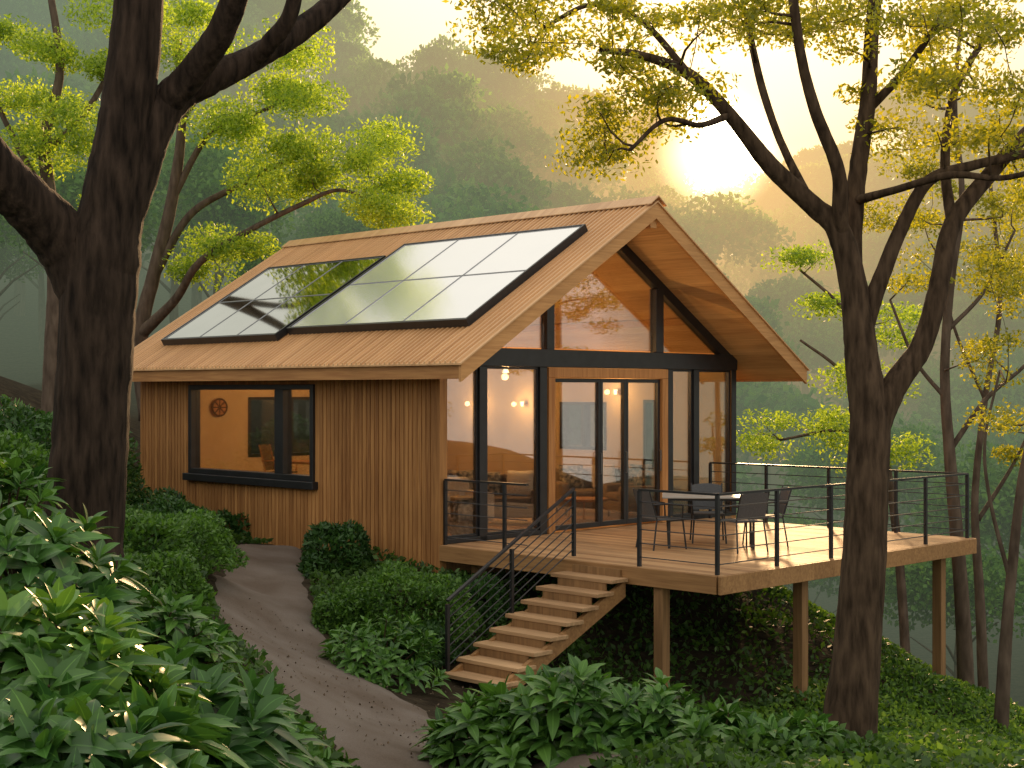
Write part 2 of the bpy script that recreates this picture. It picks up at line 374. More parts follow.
mb = MB(); mb.box(-.15,.03,2.30,2.45,0,2.48); mb.box(-.15,.03,5.15,5.30,0,2.48); mb.box(-.15,.03,2.30,5.30,2.482,2.645); mb.build('door_surround',M['doorw'],house,bevel=.008)
for y0,y1 in ((2.455,3.6),(3.605,4.25),(4.255,5.145)):
    f = MB(); w = .055
    f.box(-.10,-.03,y0,y0+w,.03,2.475); f.box(-.10,-.03,y1-w,y1,.03,2.475); f.box(-.10,-.03,y0+w,y1-w,.03,.11); f.box(-.10,-.03,y0+w,y1-w,2.41,2.475)
    f = f.build('door',M['black'],house,bevel=.004)
    g = MB(); g.box(-.07,-.06,y0+w,y1-w,.11,2.41); g.build('pane',M['glass'],f)
    h = MB(); h.tube([(-.02,y1-.035,.9),(.02,y1-.035,.9),(.02,y1-.035,1.25),(-.02,y1-.035,1.25)],.01,6); h.build('handle',M['cable'],f)
f = MB(); a,b_,z0,z1 = wh; t=.09
f.box(a,a+t,-.05,.15,z0,z1); f.box(b_-t,b_,-.05,.15,z0,z1); f.box(a+t,b_-t,-.05,.15,z0,z0+t); f.box(a+t,b_-t,-.05,.15,z1-t,z1); f.box(-4.08,-3.84,-.045,.14,z0+t,z1-t)
f = f.build('window',M['black'],house,bevel=.006)
MB().box(a-.08,b_+.08,-.12,.02,z0-.13,z0-.002).build('sill',M['black'],f,bevel=.01)
MB().box(a+t,-4.08,.04,.05,z0+t,z1-t).build('pane',M['glass'],f); MB().box(-3.84,b_-t,.04,.05,z0+t,z1-t).build('pane',M['glass'],f)
for (a,b_,z0,z1) in bh:
    f = MB(); t=.06; Y0,Y1 = HW-.18,HW+.02
    f.box(a,a+t,Y0,Y1,z0,z1); f.box(b_-t,b_,Y0,Y1,z0,z1); f.box(a+t,b_-t,Y0,Y1,z0,z0+t); f.box(a+t,b_-t,Y0,Y1,z1-t,z1); f.box((a+b_)/2-.03,(a+b_)/2+.03,Y0,Y1,z0+t,z1-t)
    f = f.build('window',M['black'],house); MB().box(a+t,b_-t,HW-.08,HW-.07,z0+t,z1-t).build('pane',M['glass'],f)
a,b_,z0,z1 = eh; f = MB(); t=.06; Y0,Y1 = -HL-.02,-HL+.18
f.box(Y0,Y1,a,a+t,z0,z1); f.box(Y0,Y1,b_-t,b_,z0,z1); f.box(Y0,Y1,a+t,b_-t,z0,z0+t); f.box(Y0,Y1,a+t,b_-t,z1-t,z1); f.box(Y0,Y1,3.3,3.4,z0+t,z1-t)
f = f.build('window',M['black'],house); MB().box(-HL+.06,-HL+.07,a+t,b_-t,z0+t,z1-t).build('pane',M['glass'],f)
# roof
RX0, RX1 = -8.68, 1.12
def roofpoly(y0, y1, lo, hi):
    return [(y0,under(y0)+lo),(3.65,5.08+lo),(3.65,5.08+hi),(y0,under(y0)+hi)] if y0<3.65 else [(y0,under(y0)+lo),(y0,under(y0)+hi),(3.65,5.08+hi),(3.65,5.08+lo)]
mb = MB(); mb.prism(roofpoly(-.56,0,0,.20),'x',RX0+.05,RX1-.05); mb.prism(roofpoly(7.86,0,0,.20),'x',RX0+.05,RX1-.05)
roof = mb.build('roof',M['roofwood'],house)
for sgn, ye in ((1,-.66),(-1,7.96)):
    xs_ = []; x = RX0
    while x < RX1-.01:
        for dx,h in ((0,0),(.03,0),(.038,.032),(.062,.032),(.07,0)): 
            if x+dx <= RX1+.02: xs_.append((x+dx,h))
        x += .11
    xs_.append((RX1+.03,0))
    sl = MB(); vs=[]; nn=len(xs_)
    for (yy,zz) in ((ye,under(ye)+.235),(3.65,5.08+.235)):
        for (a,h) in xs_: vs.append((a,yy,zz+h))
    for (yy,zz) in ((ye,under(ye)+.21),(3.65,5.08+.21)):
        for (a,h) in xs_: vs.append((a,yy,zz))
    fs=[]
    for i in range(nn-1):
        fs.append((i,i+1,nn+i+1,nn+i)); fs.append((2*nn+i,3*nn+i,3*nn+i+1,2*nn+i+1)); fs.append((i,2*nn+i,2*nn+i+1,i+1))
    fs.append((0,nn,3*nn,2*nn)); fs.append((nn-1,3*nn-1,4*nn-1,2*nn-1))
    sl.add(vs,fs).build('roof_sheet',M['roof'],roof)
mb = MB(); mb.prism([(3.45,5.08+.235-.123+.045),(3.65,5.08+.235+.06),(3.85,5.08+.235-.123+.045),(3.85,5.08+.235-.123+.06),(3.65,5.08+.235+.08),(3.45,5.08+.235-.123+.06)],'x',RX0-.02,RX1+.05); mb.build('ridge_cap',M['roof'],roof)
for xa in (RX1-.05, RX0):
    for ye in (-.62,7.92):
        y1 = 3.65
        mb = MB(); mb.prism([(ye,under(ye)-.05),(y1,5.08-.05),(y1,5.08+.225),(ye,under(ye)+.225)],'x',xa,xa+.05); mb.build('rake_board',M['rake'],roof)
mb = MB(); mb.box(RX0+.05,RX1-.05,-.60,-.562,under(-.6)-.02,under(-.6)+.2); mb.build('eave_fascia',M['fascia'],roof)
mb = MB(); mb.box(RX0+.05,RX1-.05,7.862,7.90,under(7.9)-.02,under(7.9)+.2); mb.build('eave_fascia',M['fascia'],roof)
for y in (1.2,6.1): MB().box(-HL+.2,-.15,y-.06,y+.06,under(y)-.13,under(y)-.01).build('purlin',M['rake'],house,bevel=.01)
MB().box(-HL+.2,RX1-.06,3.57,3.73,under(3.65)-.20,under(3.65)-.04).build('ridge_beam',M['rake'],house,bevel=.01)
# ------------------------------------------------ solar arrays
def solar(name, base, alt, rough, metal):
    m, nt, out = newmat(name); L = nt.links.new
    p = N(nt,'ShaderNodeBsdfPrincipled'); L(p.outputs[0],out.inputs[0]); tc = N(nt,'ShaderNodeTexCoord')
    no = N(nt,'ShaderNodeTexNoise'); no.inputs['Scale'].default_value=1.2; no.inputs['Detail'].default_value=3; L(tc.outputs['Object'],no.inputs['Vector'])
    L(mixc(nt,no.outputs[0],base,alt),p.inputs['Base Color']); p.inputs['Metallic'].default_value=metal; p.inputs['Roughness'].default_value=rough
    return m
M['solar'] = solar('sky_reflection_solar_glass',(.97,.97,.98),(.90,.91,.93),.13,.70)  # right array: bright sky reflection put into a whitened glass colour
M['solar2'] = solar('dim_reflection_solar_glass',(.42,.45,.44),(.55,.57,.56),.045,1.0)  # left array: darker copy, dimmer reflection put into the glass colour
M['alu'] = surf('panel_frame_grey',(.30,.30,.31),rough=.4,metal=.5,bump=0)
sl = math.atan(.616)
def array(x0, x1, cols, label, gm, w0=.95, ln=3.15):
    y0 = -.6+w0*math.cos(sl); z0 = under(y0)+.24
    o = thing('solar_array',label,'solar panels',W(x0,y0,z0),0)
    o.rotation_euler = (Matrix.Rotation(HR,4,'Z') @ Matrix.Rotation(sl,4,'X')).to_euler()
    cw = (x1-x0)/cols; rw = ln/2
    for i in range(cols):
        for j in range(2):
            g = .003
            a0,a1,b0,b1 = i*cw+g,(i+1)*cw-g,j*rw+g,(j+1)*rw-g
            f = MB(); t=.010
            f.box(a0,a0+t,b0,b1,.08,.135); f.box(a1-t,a1,b0,b1,.08,.135); f.box(a0+t,a1-t,b0,b0+t,.08,.135); f.box(a0+t,a1-t,b1-t,b1,.08,.135)
            f = f.build('panel_frame',M['alu'],o)
            MB().box(a0+t,a1-t,b0+t,b1-t,.10,.128).build('panel_glass',gm,f)
    r = MB()
    for yy in (.5,1.2,1.9,2.5): r.box(0,x1-x0,yy,yy+.05,.04,.078)
    r.build('mounting_rail',M['cable'],o)
    mb=MB(); X=x1-x0
    mb.box(-.04,X+.04,-.05,-.001,.02,.145); mb.box(X+.001,X+.04,0,ln+.03,.02,.145); mb.box(-.04,-.001,0,ln+.03,.02,.145); mb.box(0,X,ln+.001,ln+.03,.02,.145)
    mb.build('edge_trim',M['black'],o)
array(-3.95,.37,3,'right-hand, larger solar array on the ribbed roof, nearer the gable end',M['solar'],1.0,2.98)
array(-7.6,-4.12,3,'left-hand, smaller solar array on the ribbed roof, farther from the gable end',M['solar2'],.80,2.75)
# ------------------------------------------------ deck
DL, DWd = 5.08, 6.45
deck = thing('wooden_deck','raised timber deck on posts in front of the glazed gable','deck',W(0,0,0),HR)
mb = MB(); y = .0
while y < DWd-.05:
    mb.box(.035,DL+.03,y,y+.137,-.035,0); y += .145
mb.build('deck_boards',M['deck'],deck)
mb = MB(); mb.box(.03,DL,-.045,-.005,-.23,-.004); mb.build('edge_beam',M['deckf'],deck,bevel=.005)
mb = MB(); mb.box(DL+.032,DL+.072,-.045,DWd+.02,-.23,-.004); mb.build('edge_beam',M['deckf'],deck,bevel=.005)
mb = MB(); mb.box(.03,DL,DWd-.02,DWd+.02,-.23,-.04); mb.build('edge_beam',M['deckf'],deck,bevel=.005)
mb = MB()
for i in range(12): mb.box(.1+i*.44,.15+i*.44,-.003,DWd-.022,-.21,-.037)
mb.build('joist',M['post'],deck)
for (x,y) in ((4.11,.1),(4.85,2.13),(4.85,5.86),(.5,.3)) :
    X,Y,_ = W(x,y); g = gz(X,Y)-DZ-.1
    MB().box(x-.075,x+.075,y-.075,y+.075,g,-.215).build('support_post',M['post'],deck,bevel=.008)
# stairs
st = thing('wooden_stairs','open timber stairs rising from the path to the deck','stairs',W(0,0,0),HR)
SX0,SX1 = 2.62,3.66; NS=8; ri=.150; go=.285
for i in range(1,NS+1):
    MB().box(SX0-.02,SX1+.02,-.05-go*i-.04,-.05-go*(i-1),-ri*i-.05,-ri*i).build('tread',M['tread'],st,bevel=.006)
for xa in (SX0+.03,SX1-.09):
    MB().prism([(-.05,-.05-.1),(-.05,-.40),(-.05-go*NS,-ri*NS-.26),(-.05-go*NS-.12,-ri*NS-.18),(-.05-go*NS-.02,-ri*NS-.052),(-.05-go*.1,-.203)],'x',xa,xa+.06).build('stringer',M['deckf'],st)
mb = MB()
for i in range(1,NS+1): mb.box(SX0+.1,SX1-.1,-.05-go*(i-1)-.03,-.052-go*(i-1)-.0,-ri*i,-ri*(i-1)-.052)
mb.build('riser',M['post'],st)
def railing(name, label, pts, hgt=.98, ncab=5, posts=None, cr=.008):
    o = thing(name,label,'railing',W(0,0,0),HR,None)
    for p in posts:
        mb = MB(); mb.box(p[0]-.022,p[0]+.022,p[1]-.022,p[1]+.022,p[2],p[2]+hgt); mb.build('post',M['black'],o)
    mb = MB()
    for a,b in zip(pts[:-1],pts[1:]): 
        mb.bar((a[0],a[1],a[2]+hgt+.012),(b[0],b[1],b[2]+hgt+.012),.05,.028)
    mb.build('top_rail',M['black'],o)
    for k in range(ncab):
        h = hgt*(k+.7)/(ncab+.5); mb = MB()
        for a,b in zip(pts[:-1],pts[1:]): mb.tube([(a[0],a[1],a[2]+h),(b[0],b[1],b[2]+h)],cr,5)
        mb.build('cable',M['black'],o)
e=.05
railing('deck_railing','short black cable railing between the cabin corner and the stair head',[(.06,e,0),(1.75,e,0)],hgt=.95,posts=[(.06,e,0),(1.30,e,0)])
P = [(3.78,e,0),(5.03,e,0)]+[(5.03,e+i*1.27,0) for i in range(1,6)]+[(x_,6.4,0) for x_ in (3.8,2.55,1.3,.1)]
railing('deck_railing','long black cable railing wrapping the outer edges of the deck',[(3.78,e,0),(5.03,e,0),(5.03,6.4,0),(.1,6.4,0)],posts=P)
zb = -ri*NS; yb = -.05-go*NS+.08
railing('stair_railing','sloping black cable railing along the left side of the stairs',[(SX0,.06,.06),(SX0,yb,zb-.02)],hgt=.88,ncab=7,posts=[(SX0,.06,.04),(SX0,yb*.5,zb*.5-.05),(SX0,yb,zb-.05)],cr=.009)
# ------------------------------------------------ furniture
def chair(label, mseat, mleg, loc, rz, group=None, h=.86, arms=True):
    o = thing('chair',label,'chair',loc,rz,group)
    MB().box(-.23,.23,-.22,.24,.42,.445).build('seat',mseat,o,bevel=.008)
    mb = MB(); n_=9; vs=[]; fs=[]
    for i in range(n_):
        a = -1+2*i/(n_-1)
        for (zz,lean) in ((.47,.0),(h,.10)):
            for th in (0,.018): vs.append((a*.23,-.22-lean-.03*(1-a*a)-th,zz-(.03*a*a if zz>.6 else 0)))
    for i in range(n_-1):
        b=i*4; fs += [(b,b+4,b+6,b+2),(b+1,b+3,b+7,b+5),(b+2,b+6,b+7,b+3),(b,b+1,b+5,b+4)]
    fs += [(0,2,3,1),((n_-1)*4,(n_-1)*4+1,(n_-1)*4+3,(n_-1)*4+2)]
    mb.add(vs,fs).build('backrest',mseat,o)
    for sx in (-1,1):
        MB().tube([(sx*.22,.22,.43),(sx*.25,.26,0)],.013,6).build('leg',mleg,o)
        MB().tube([(sx*.23,-.34,h),(sx*.225,-.21,.44),(sx*.25,-.28,0)],.013,6).build('leg',mleg,o)
        if arms: MB().tube([(sx*.24,.2,.43),(sx*.26,.2,.63),(sx*.26,-.05,.66),(sx*.24,-.28,.65)],.014,6).build('armrest',mleg,o)
    return o
TX,TY = 2.95,2.65
tb = thing('dining_table','outdoor dining table with pale rectangular top standing on the deck','table',W(TX,TY),R(-6))
MB().box(-.70,.70,-.44,.44,.725,.75).build('tabletop',M['tabletop'],tb,bevel=.008)
for sx in (-1,1):
    for sy in (-1,1): MB().box(sx*.60-.018,sx*.60+.018,sy*.36-.018,sy*.36+.018,0,.724).build('leg',M['black'],tb)
mb = MB()
for sy in (-.36,.36): mb.box(-.60,.60,sy-.012,sy+.012,.69,.723)
mb.build('crossbar',M['black'],tb)
for dx,dy,lab in ((-.74,-.26,'charcoal deck chair left of the table, nearest the cabin doors'),(.36,-.62,'charcoal deck chair on the near right side of the table'),(.80,.06,'charcoal deck chair at the far right end of the table'),(.05,.62,'charcoal deck chair behind the table')):
    X,Y,Z = W(TX,TY); a = math.atan2(dy*1.3,dx)
    chair(lab,M['mesh_'],M['black'],(X+dx,Y+dy,Z),a+math.pi/2,'chairs around the deck table')
def sofa(label, loc, rz, w, mat):
    o = thing('sofa',label,'sofa',loc,rz)
    MB().box(-w/2,w/2,-.4,.42,.12,.32).build('base',mat,o,bevel=.03)
    MB().box(-w/2,w/2,-.48,-.25,.3,.82).build('backrest',mat,o,bevel=.06)
    for s in (-1,1): MB().box(s*(w/2)-.1,s*(w/2)+.1,-.45,.43,.12,.6).build('armrest',mat,o,bevel=.05)
    n_ = 2 if w > 1.3 else 1; cw=(w-.2)/n_
    for i in range(n_): MB().box(-w/2+.1+i*cw+.01,-w/2+.1+(i+1)*cw-.01,-.24,.44,.322,.46).build('seat_cushion',mat,o,bevel=.05)
    for sx in (-1,1):
        for sy in (-.35,.36): MB().tube([(sx*(w/2-.06),sy,.12),(sx*(w/2-.05),sy,0)],.02,6).build('leg',M['black'],o)
    return o
def cushion(label, sof, dx, mat, s=.42):
    o = MB().pillow((0,0,0),s,s,.15).build('cushion',mat,smooth=True)
    c,s_ = math.cos(sof.rotation_euler[2]),math.sin(sof.rotation_euler[2]); dy=-.13
    o.location = (sof.location[0]+dx*c-dy*s_, sof.location[1]+dx*s_+dy*c, sof.location[2]+.68); o.rotation_euler=(R(110),0,sof.rotation_euler[2])
    tag(o,label,'cushion')
s1=sofa('tan sofa by the back wall, behind the sliding doors',W(-1.9,6.0),math.pi+R(12),2.0,M['fabric'])
cushion('patterned cushion on the left end of the tan sofa',s1,.72,M['fabricd'],.46)
cushion('cream cushion in the middle of the tan sofa',s1,.1,M['fabricw'],.46)
cushion('patterned cushion on the right end of the tan sofa',s1,-.65,M['fabricd'],.46)
s2=sofa('brown sofa in the middle of the room, behind the left glass panel',W(-2.1,3.0),math.pi-R(8),1.8,M['fabric2'])
cushion('cream cushion on the right half of the brown sofa',s2,-.55,M['fabricw'],.46)
cushion('patterned cushion on the left half of the brown sofa',s2,.5,M['fabricd'],.46)
cushion('patterned cushion in the centre of the brown sofa',s2,.0,M['fabricd'],.40)
s3=sofa('beige armchair just inside the right end of the sliding doors',W(-.9,5.5),HR+R(150),.85,M['fabric'])
cushion('patterned cushion on the armchair near the doors',s3,0,M['fabricd'],.36)
sofa('cream armchair in the cabin corner behind the woven stool',W(-1.75,1.95),math.pi+R(30),.8,M['fabricw'])
o = thing('woven_stool','round dark and pale woven drum stool behind the corner glass','stool',W(-.50,1.02),0)
MB().lathe([(.22,0),(.31,.12),(.34,.28),(.32,.46),(.26,.60)],n=28).build('body',M['rattan'],o,smooth=True); MB().lathe([(.0,.601),(.26,.601),(.27,.63),(.0,.65)],n=28).build('top',M['fabricw'],o)
o = thing('coffee_table','low round wooden coffee table in front of the tan sofa','table',W(-1.1,4.4),0)
MB().lathe([(0,.36),(.40,.36),(.41,.40),(0,.40)],n=32).build('tabletop',M['doorw'],o)
for an in (90,210,330): MB().tube([(.3*math.cos(R(an)),.3*math.sin(R(an)),.36),(.34*math.cos(R(an)),.34*math.sin(R(an)),0)],.02,6).build('leg',M['doorw'],o)
chair('wooden chair left inside the long side window',M['fabric2'],M['doorw'],W(-6.3,1.7,.32),HR-R(60),h=.95)
o = thing('window_bench','raised wooden platform below the long side window','platform',W(-5.4,1.6),HR)
MB().box(-1.5,1.5,-.9,.9,.001,.31).build('platform_top',M['doorw'],o)
o = thing('side_table','small square table behind the long side window','table',W(-5.1,1.5,.31),HR)
MB().box(-.45,.45,-.35,.35,.66,.70).build('tabletop',M['doorw'],o,bevel=.005)
for sx in (-.4,.4):
    for sy in (-.3,.3): MB().box(sx-.025,sx+.025,sy-.025,sy+.025,0,.658).build('leg',M['doorw'],o)
o = thing('bookshelf','wooden shelf unit inside the right pane of the side window','shelf',W(-7.9,4.95),HR)
mb = MB()
for z in (.05,.5,.95,1.4,1.85): mb.box(-.2,.2,-.45,.45,z,z+.03)
mb.build('shelf',M['doorw'],o)
for s in (-.47,.45): MB().box(-.2,.2,s,s+.02,0,1.9).build('side_panel',M['doorw'],o)
o = thing('wall_clock','round dark wheel-shaped disc on the yellow wall behind the side window','clock',W(-HL+.19,1.6,1.95),HR)
f = MB().lathe([(0,0),(.15,0),(.17,.012),(.15,.03),(0,.03)],n=24).build('disc',M['doorw'],o); f.rotation_euler=(0,R(90),0)
mb = MB(); c=[(.035,.165*math.cos(R(a)),.165*math.sin(R(a))) for a in range(0,361,15)]; mb.tube(c,.018,6); mb.build('rim',M['fabric2'],o)
mb = MB()
for a in range(0,180,45): mb.bar((.036,-.15*math.cos(R(a)),-.15*math.sin(R(a))),(.036,.15*math.cos(R(a)),.15*math.sin(R(a))),.02,.01,up=(1,0,0))
mb.build('spokes',M['fabric2'],o)
LC=(1,.56,.21)
def sconce(label, x, y, z, e=28):
    o = thing('wall_lamp',label,'lamp',W(x,y,z),HR)
    MB().lathe([(.025,-.05),(.038,.05)],n=16).build('lamp_shade',M['lamp'],o,smooth=True); MB().box(-.02,.02,0,.12,-.02,.02).build('bracket',M['brass'],o)
    l = bpy.data.lights.new('lamp_light','POINT'); l.energy = e; l.color=LC; l.shadow_soft_size=.05
    lo = bpy.data.objects.new('bulb',l); col.objects.link(lo); lo.parent = o; lo.location=(0,-.22,.0)
sconce('glowing wall lamp on the back wall at left, seen through the corner glass',-6.6,HW-.3,2.0,26)
sconce('glowing wall lamp on the back wall, seen through the left glass panel',-5.2,HW-.3,2.0,26)
sconce('glowing wall lamp on the back wall, right of the back window',-2.65,HW-.3,2.25,24)
def fill_pendant(label,x,y,z,zt,e):  # fill lamps added to brighten the interior, shades kept small
    o = thing('fill_lamp',label,'lamp',W(x,y,z),0)
    MB().lathe([(.03,.05),(.06,-.03)],n=20).build('lamp_shade',M['lamp'],o,smooth=True); MB().tube([(0,0,.05),(0,0,zt-z)],.006,5).build('cord',M['black'],o)
    l = bpy.data.lights.new('lamp_light','POINT'); l.energy = e; l.color=LC; l.shadow_soft_size=.06
    lo = bpy.data.objects.new('bulb',l); col.objects.link(lo); lo.parent=o; lo.location=(0,0,-.10)
fill_pendant('added warm fill lamp hung from the cabin ridge beam',-2.3,3.65,2.62,4.85,205)
fill_pendant('added warm fill lamp for the room behind the long side window',-5.9,2.6,2.75,4.2,125)
# ------------------------------------------------ leaves
def unit(v): return v/np.maximum(np.linalg.norm(v,axis=-1,keepdims=True),1e-9)
def leafq(c, Ln, Wd, flat=.5, out=None):
    n_ = len(c); d = rng.normal(size=(n_,3)); 
    if out is not None: d = d*.8+out*.9
    d = unit(d); nr = rng.normal(size=(n_,3)); nr[:,2] += flat*3; s = unit(np.cross(d,nr))
    L_ = (Ln*(.65+.7*rng.random(n_)))[:,None]; w = (Wd*(.65+.7*rng.random(n_)))[:,None]
    V = np.stack([c-d*L_*.5, c+s*w*.5-d*L_*.05, c+d*L_*.5, c-s*w*.5-d*L_*.05],1)
    return V.reshape(-1,3)
def blades(o, d, up, Ln, Wd, dr, fold=.3):
    n_ = len(o); s = unit(np.cross(d,up)); nn = unit(np.cross(s,d)); T = np.linspace(0,1,6)
    prof = np.array([.12,.72,1.0,.9,.52,.02]); V = np.zeros((n_,6,3,3)); uv = np.zeros((n_,6,3,2))
    for k,t in enumerate(T):
        c = o+d*(Ln*t)[:,None]; c = c-np.array([0,0,1])*(dr*Ln*t*t)[:,None]
        for j in (-1,0,1):
            V[:,k,j+1] = c+s*(Wd*.5*prof[k]*j)[:,None]+nn*(abs(j)*fold*Wd*.5*prof[k])[:,None]
            uv[:,k,j+1] = (t, .5+.5*j)
    I0 = np.arange(18).reshape(6,3); f = np.stack([I0[:-1,:-1],I0[:-1,1:],I0[1:,1:],I0[1:,:-1]],-1).reshape(-1,4)
    Fq = (f[None]+(np.arange(n_)*18)[:,None,None]).reshape(-1,4)
    return V.reshape(-1,3), Fq, uv.reshape(-1,2)
def qf(V): return np.arange(len(V)).reshape(-1,4)
def rosette_bush(name, label, px, d, rad, h, nros, Ln, mat, group=None, per=10, sink=.05):
    x = (px-512)/F*d; g = gz(x,d); o = thing(name,label,'shrub',(x,d,g-sink),0,group)
    th = rng.random(nros)*2*math.pi; el = np.arccos(1-rng.random(nros)*1.0)
    dirs = np.stack([np.sin(el)*np.cos(th),np.sin(el)*np.sin(th),np.cos(el)],-1)
    r = .68+.36*rng.random(nros)
    C = dirs*r[:,None]*np.array([rad,rad,h])
    ax = unit(dirs*np.array([1,1,.6])+np.array([0,0,.85])+rng.normal(size=(nros,3))*.18)
    O=[];D=[];UP=[];LL=[]
    for i in range(nros):
        a = Vector(ax[i]).orthogonal().normalized(); a = np.array(a); b = np.cross(ax[i],a); ph=rng.random()*6.28; sc2=.75+.5*rng.random()
        for k in range(per):
            an = ph+k*2.4; tilt = R(22+55*((k+1)/per)+rng.normal()*7)
            rd = a*math.cos(an)+b*math.sin(an); dd = ax[i]*math.cos(tilt)+rd*math.sin(tilt)
            O.append(C[i]+rd*.01-ax[i]*.01*k); D.append(dd); UP.append(ax[i]); LL.append(Ln*sc2*(.6+.45*(k+1)/per)*(.85+.3*rng.random()))
    O=np.array(O);D=unit(np.array(D));UP=np.array(UP);LL=np.array(LL)
    V,Fq,uv = blades(O,D,UP,LL,LL*.34,.15+.3*rng.random(len(O)))
    quadmesh('foliage',V,Fq,mat,o,smooth=True,uv=uv)
    mb = MB()
    for i in range(0,nros,max(1,nros//22)):
        c = C[i]; mb.tube([(c[0]*.1,c[1]*.1,0),(c[0]*.55,c[1]*.55,c[2]*.55),tuple(c)],[.014,.01,.006],5)
    mb.build('stems',M['bark2'],o)
    return o
def mound_bush(name, label, px, d, rx, h, n_, Ln, mat, group=None, cat='shrub'):
    x = (px-512)/F*d; g = gz(x,d); o = thing(name,label,cat,(x,d,g-.12),0,group)
    th = rng.random(n_)*6.283; el = np.arccos(1-rng.random(n_)); dirs = np.stack([np.sin(el)*np.cos(th),np.sin(el)*np.sin(th),np.cos(el)],-1)
    lump = 1+.07*np.sin(dirs[:,0]*7+px)+.06*np.sin(dirs[:,1]*9+d)+.04*np.sin(dirs[:,2]*11)
    r = (.78+.25*np.sqrt(rng.random(n_)))*lump
    c = dirs*r[:,None]*np.array([rx,rx,h])
    V = leafq(c,Ln,Ln*.45,.5,dirs)
    quadmesh('foliage',V,qf(V),mat,o)
    mb = MB()
    for i in range(10):
        e_ = c[i]*.85; mb.tube([(0,0,0),tuple(e_*.5+np.array([0,0,.05])),tuple(e_)],[.02,.012,.005],5)
    mb.build('stems',M['bark2'],o)
    return o
FG = [('broad-leaved shrub filling the bottom left corner',35,7.0,.72,.62,62,.34,1),('broad-leaved shrub right of the bottom left corner one',160,7.8,.70,.55,66,.33,0),
 ('low broad-leaved shrub at the bottom edge beside the path',240,9.0,.56,.46,60,.27,1),('broad-leaved shrub in front of the dark tree trunk',25,9.2,.75,.72,66,.30,0),
 ('broad-leaved shrub at the foot of the dark tree, right side',145,10.8,.64,.6,65,.25,1),('tall broad-leaved shrub at the left edge below the trunk',0,11,.6,.9,60,.26,1),
 ('low broad-leaved shrub at the very bottom of the left corner, nearest of all',60,6.0,.6,.36,50,.30,0)]
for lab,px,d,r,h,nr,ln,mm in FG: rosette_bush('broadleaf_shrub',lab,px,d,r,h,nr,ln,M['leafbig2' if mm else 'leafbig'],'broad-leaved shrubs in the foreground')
FG2 = [('broad-leaved shrub at the foot of the stairs, left one',490,13.2,.62,.72,76,.29),('broad-leaved shrub at the foot of the stairs, middle one',565,12.9,.78,.88,92,.31),
 ('broad-leaved shrub right of the stair foot clump',650,12.7,.62,.66,72,.28),('low broad-leaved shrub at the bottom edge left of the right tree',720,12.2,.5,.40,50,.25),
 ('low broad-leaved shrub at the foot of the right tree',800,12.0,.5,.36,45,.25)]
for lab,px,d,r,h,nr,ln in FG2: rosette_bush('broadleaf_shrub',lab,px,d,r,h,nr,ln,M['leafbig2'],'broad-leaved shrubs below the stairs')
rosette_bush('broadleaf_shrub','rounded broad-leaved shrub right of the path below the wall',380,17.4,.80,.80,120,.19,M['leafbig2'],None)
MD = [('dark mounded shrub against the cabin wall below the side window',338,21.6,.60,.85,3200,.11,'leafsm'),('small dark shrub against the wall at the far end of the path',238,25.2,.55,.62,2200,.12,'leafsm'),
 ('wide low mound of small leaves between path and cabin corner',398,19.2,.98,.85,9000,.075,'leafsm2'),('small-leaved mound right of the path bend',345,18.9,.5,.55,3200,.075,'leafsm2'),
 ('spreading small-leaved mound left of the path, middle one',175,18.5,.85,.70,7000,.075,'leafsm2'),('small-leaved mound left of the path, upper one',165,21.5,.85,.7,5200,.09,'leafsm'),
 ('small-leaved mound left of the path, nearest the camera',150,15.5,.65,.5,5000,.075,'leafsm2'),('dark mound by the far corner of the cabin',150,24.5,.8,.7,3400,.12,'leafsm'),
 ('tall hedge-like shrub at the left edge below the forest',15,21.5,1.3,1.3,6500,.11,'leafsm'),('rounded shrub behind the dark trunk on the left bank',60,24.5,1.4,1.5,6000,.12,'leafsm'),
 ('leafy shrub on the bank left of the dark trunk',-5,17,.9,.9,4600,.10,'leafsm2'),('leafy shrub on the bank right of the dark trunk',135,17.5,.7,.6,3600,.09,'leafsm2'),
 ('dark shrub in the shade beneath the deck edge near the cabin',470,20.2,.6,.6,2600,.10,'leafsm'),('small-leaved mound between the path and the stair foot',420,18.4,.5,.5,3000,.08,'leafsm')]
for lab,px,d,r,h,nl,ln,mm in MD: mound_bush('mounded_shrub',lab,px,d,r,h,nl,ln,M[mm],None)
def onpath(x,y):
    dd = np.full(len(x),9.)
    for i in range(0,90,3): dd = np.minimum(dd, np.hypot(x-pc[i,0],y-pc[i,1])/pc[i,2])
    return (dd < 1.08)|(np.hypot((x+.95)/.9,(y-16.8)/1.1)<1)|(np.hypot((x+.6)/.8,(y-15.4)/1.2)<1)
def cover(name, nl, x0,x1,y0,y1, Ln, mat, hh=.12, wv=.8):
    x = rng.uniform(x0,x1,nl); y = rng.uniform(y0,y1,nl)
    lx = ((x-AX)-(y-AY))*q; ly = ((x-AX)+(y-AY))*q
    k = ~((lx<.2)&(lx>-8.5)&(ly>-.1)&(ly<7.4)) & ~onpath(x,y) & ~((lx>2.3)&(lx<4)&(ly>-3.3)&(ly<-1.2))
    if name=='moss_cover': k &= ~((lx<5)&(ly>-.2)&(ly<6.4)) & (x > 3.2+.5*np.sin(y))
    else: k &= ~((lx<4.6)&(lx>-.2)&(ly>.3)&(ly<6.0)&(rng.random(len(x))<.6))
    x=x[k];y=y[k]; z = ground(x,y)+hh*rng.random(len(x))**.7*(1+wv*np.sin(x*1.9)*np.cos(y*2.3))+.01
    V = leafq(np.stack([x,y,z],-1),Ln,Ln*.6,.35)
    tag(quadmesh(name,V,qf(V),mat),'low green creeping plants carpeting the slopes','ground cover',kind='stuff')
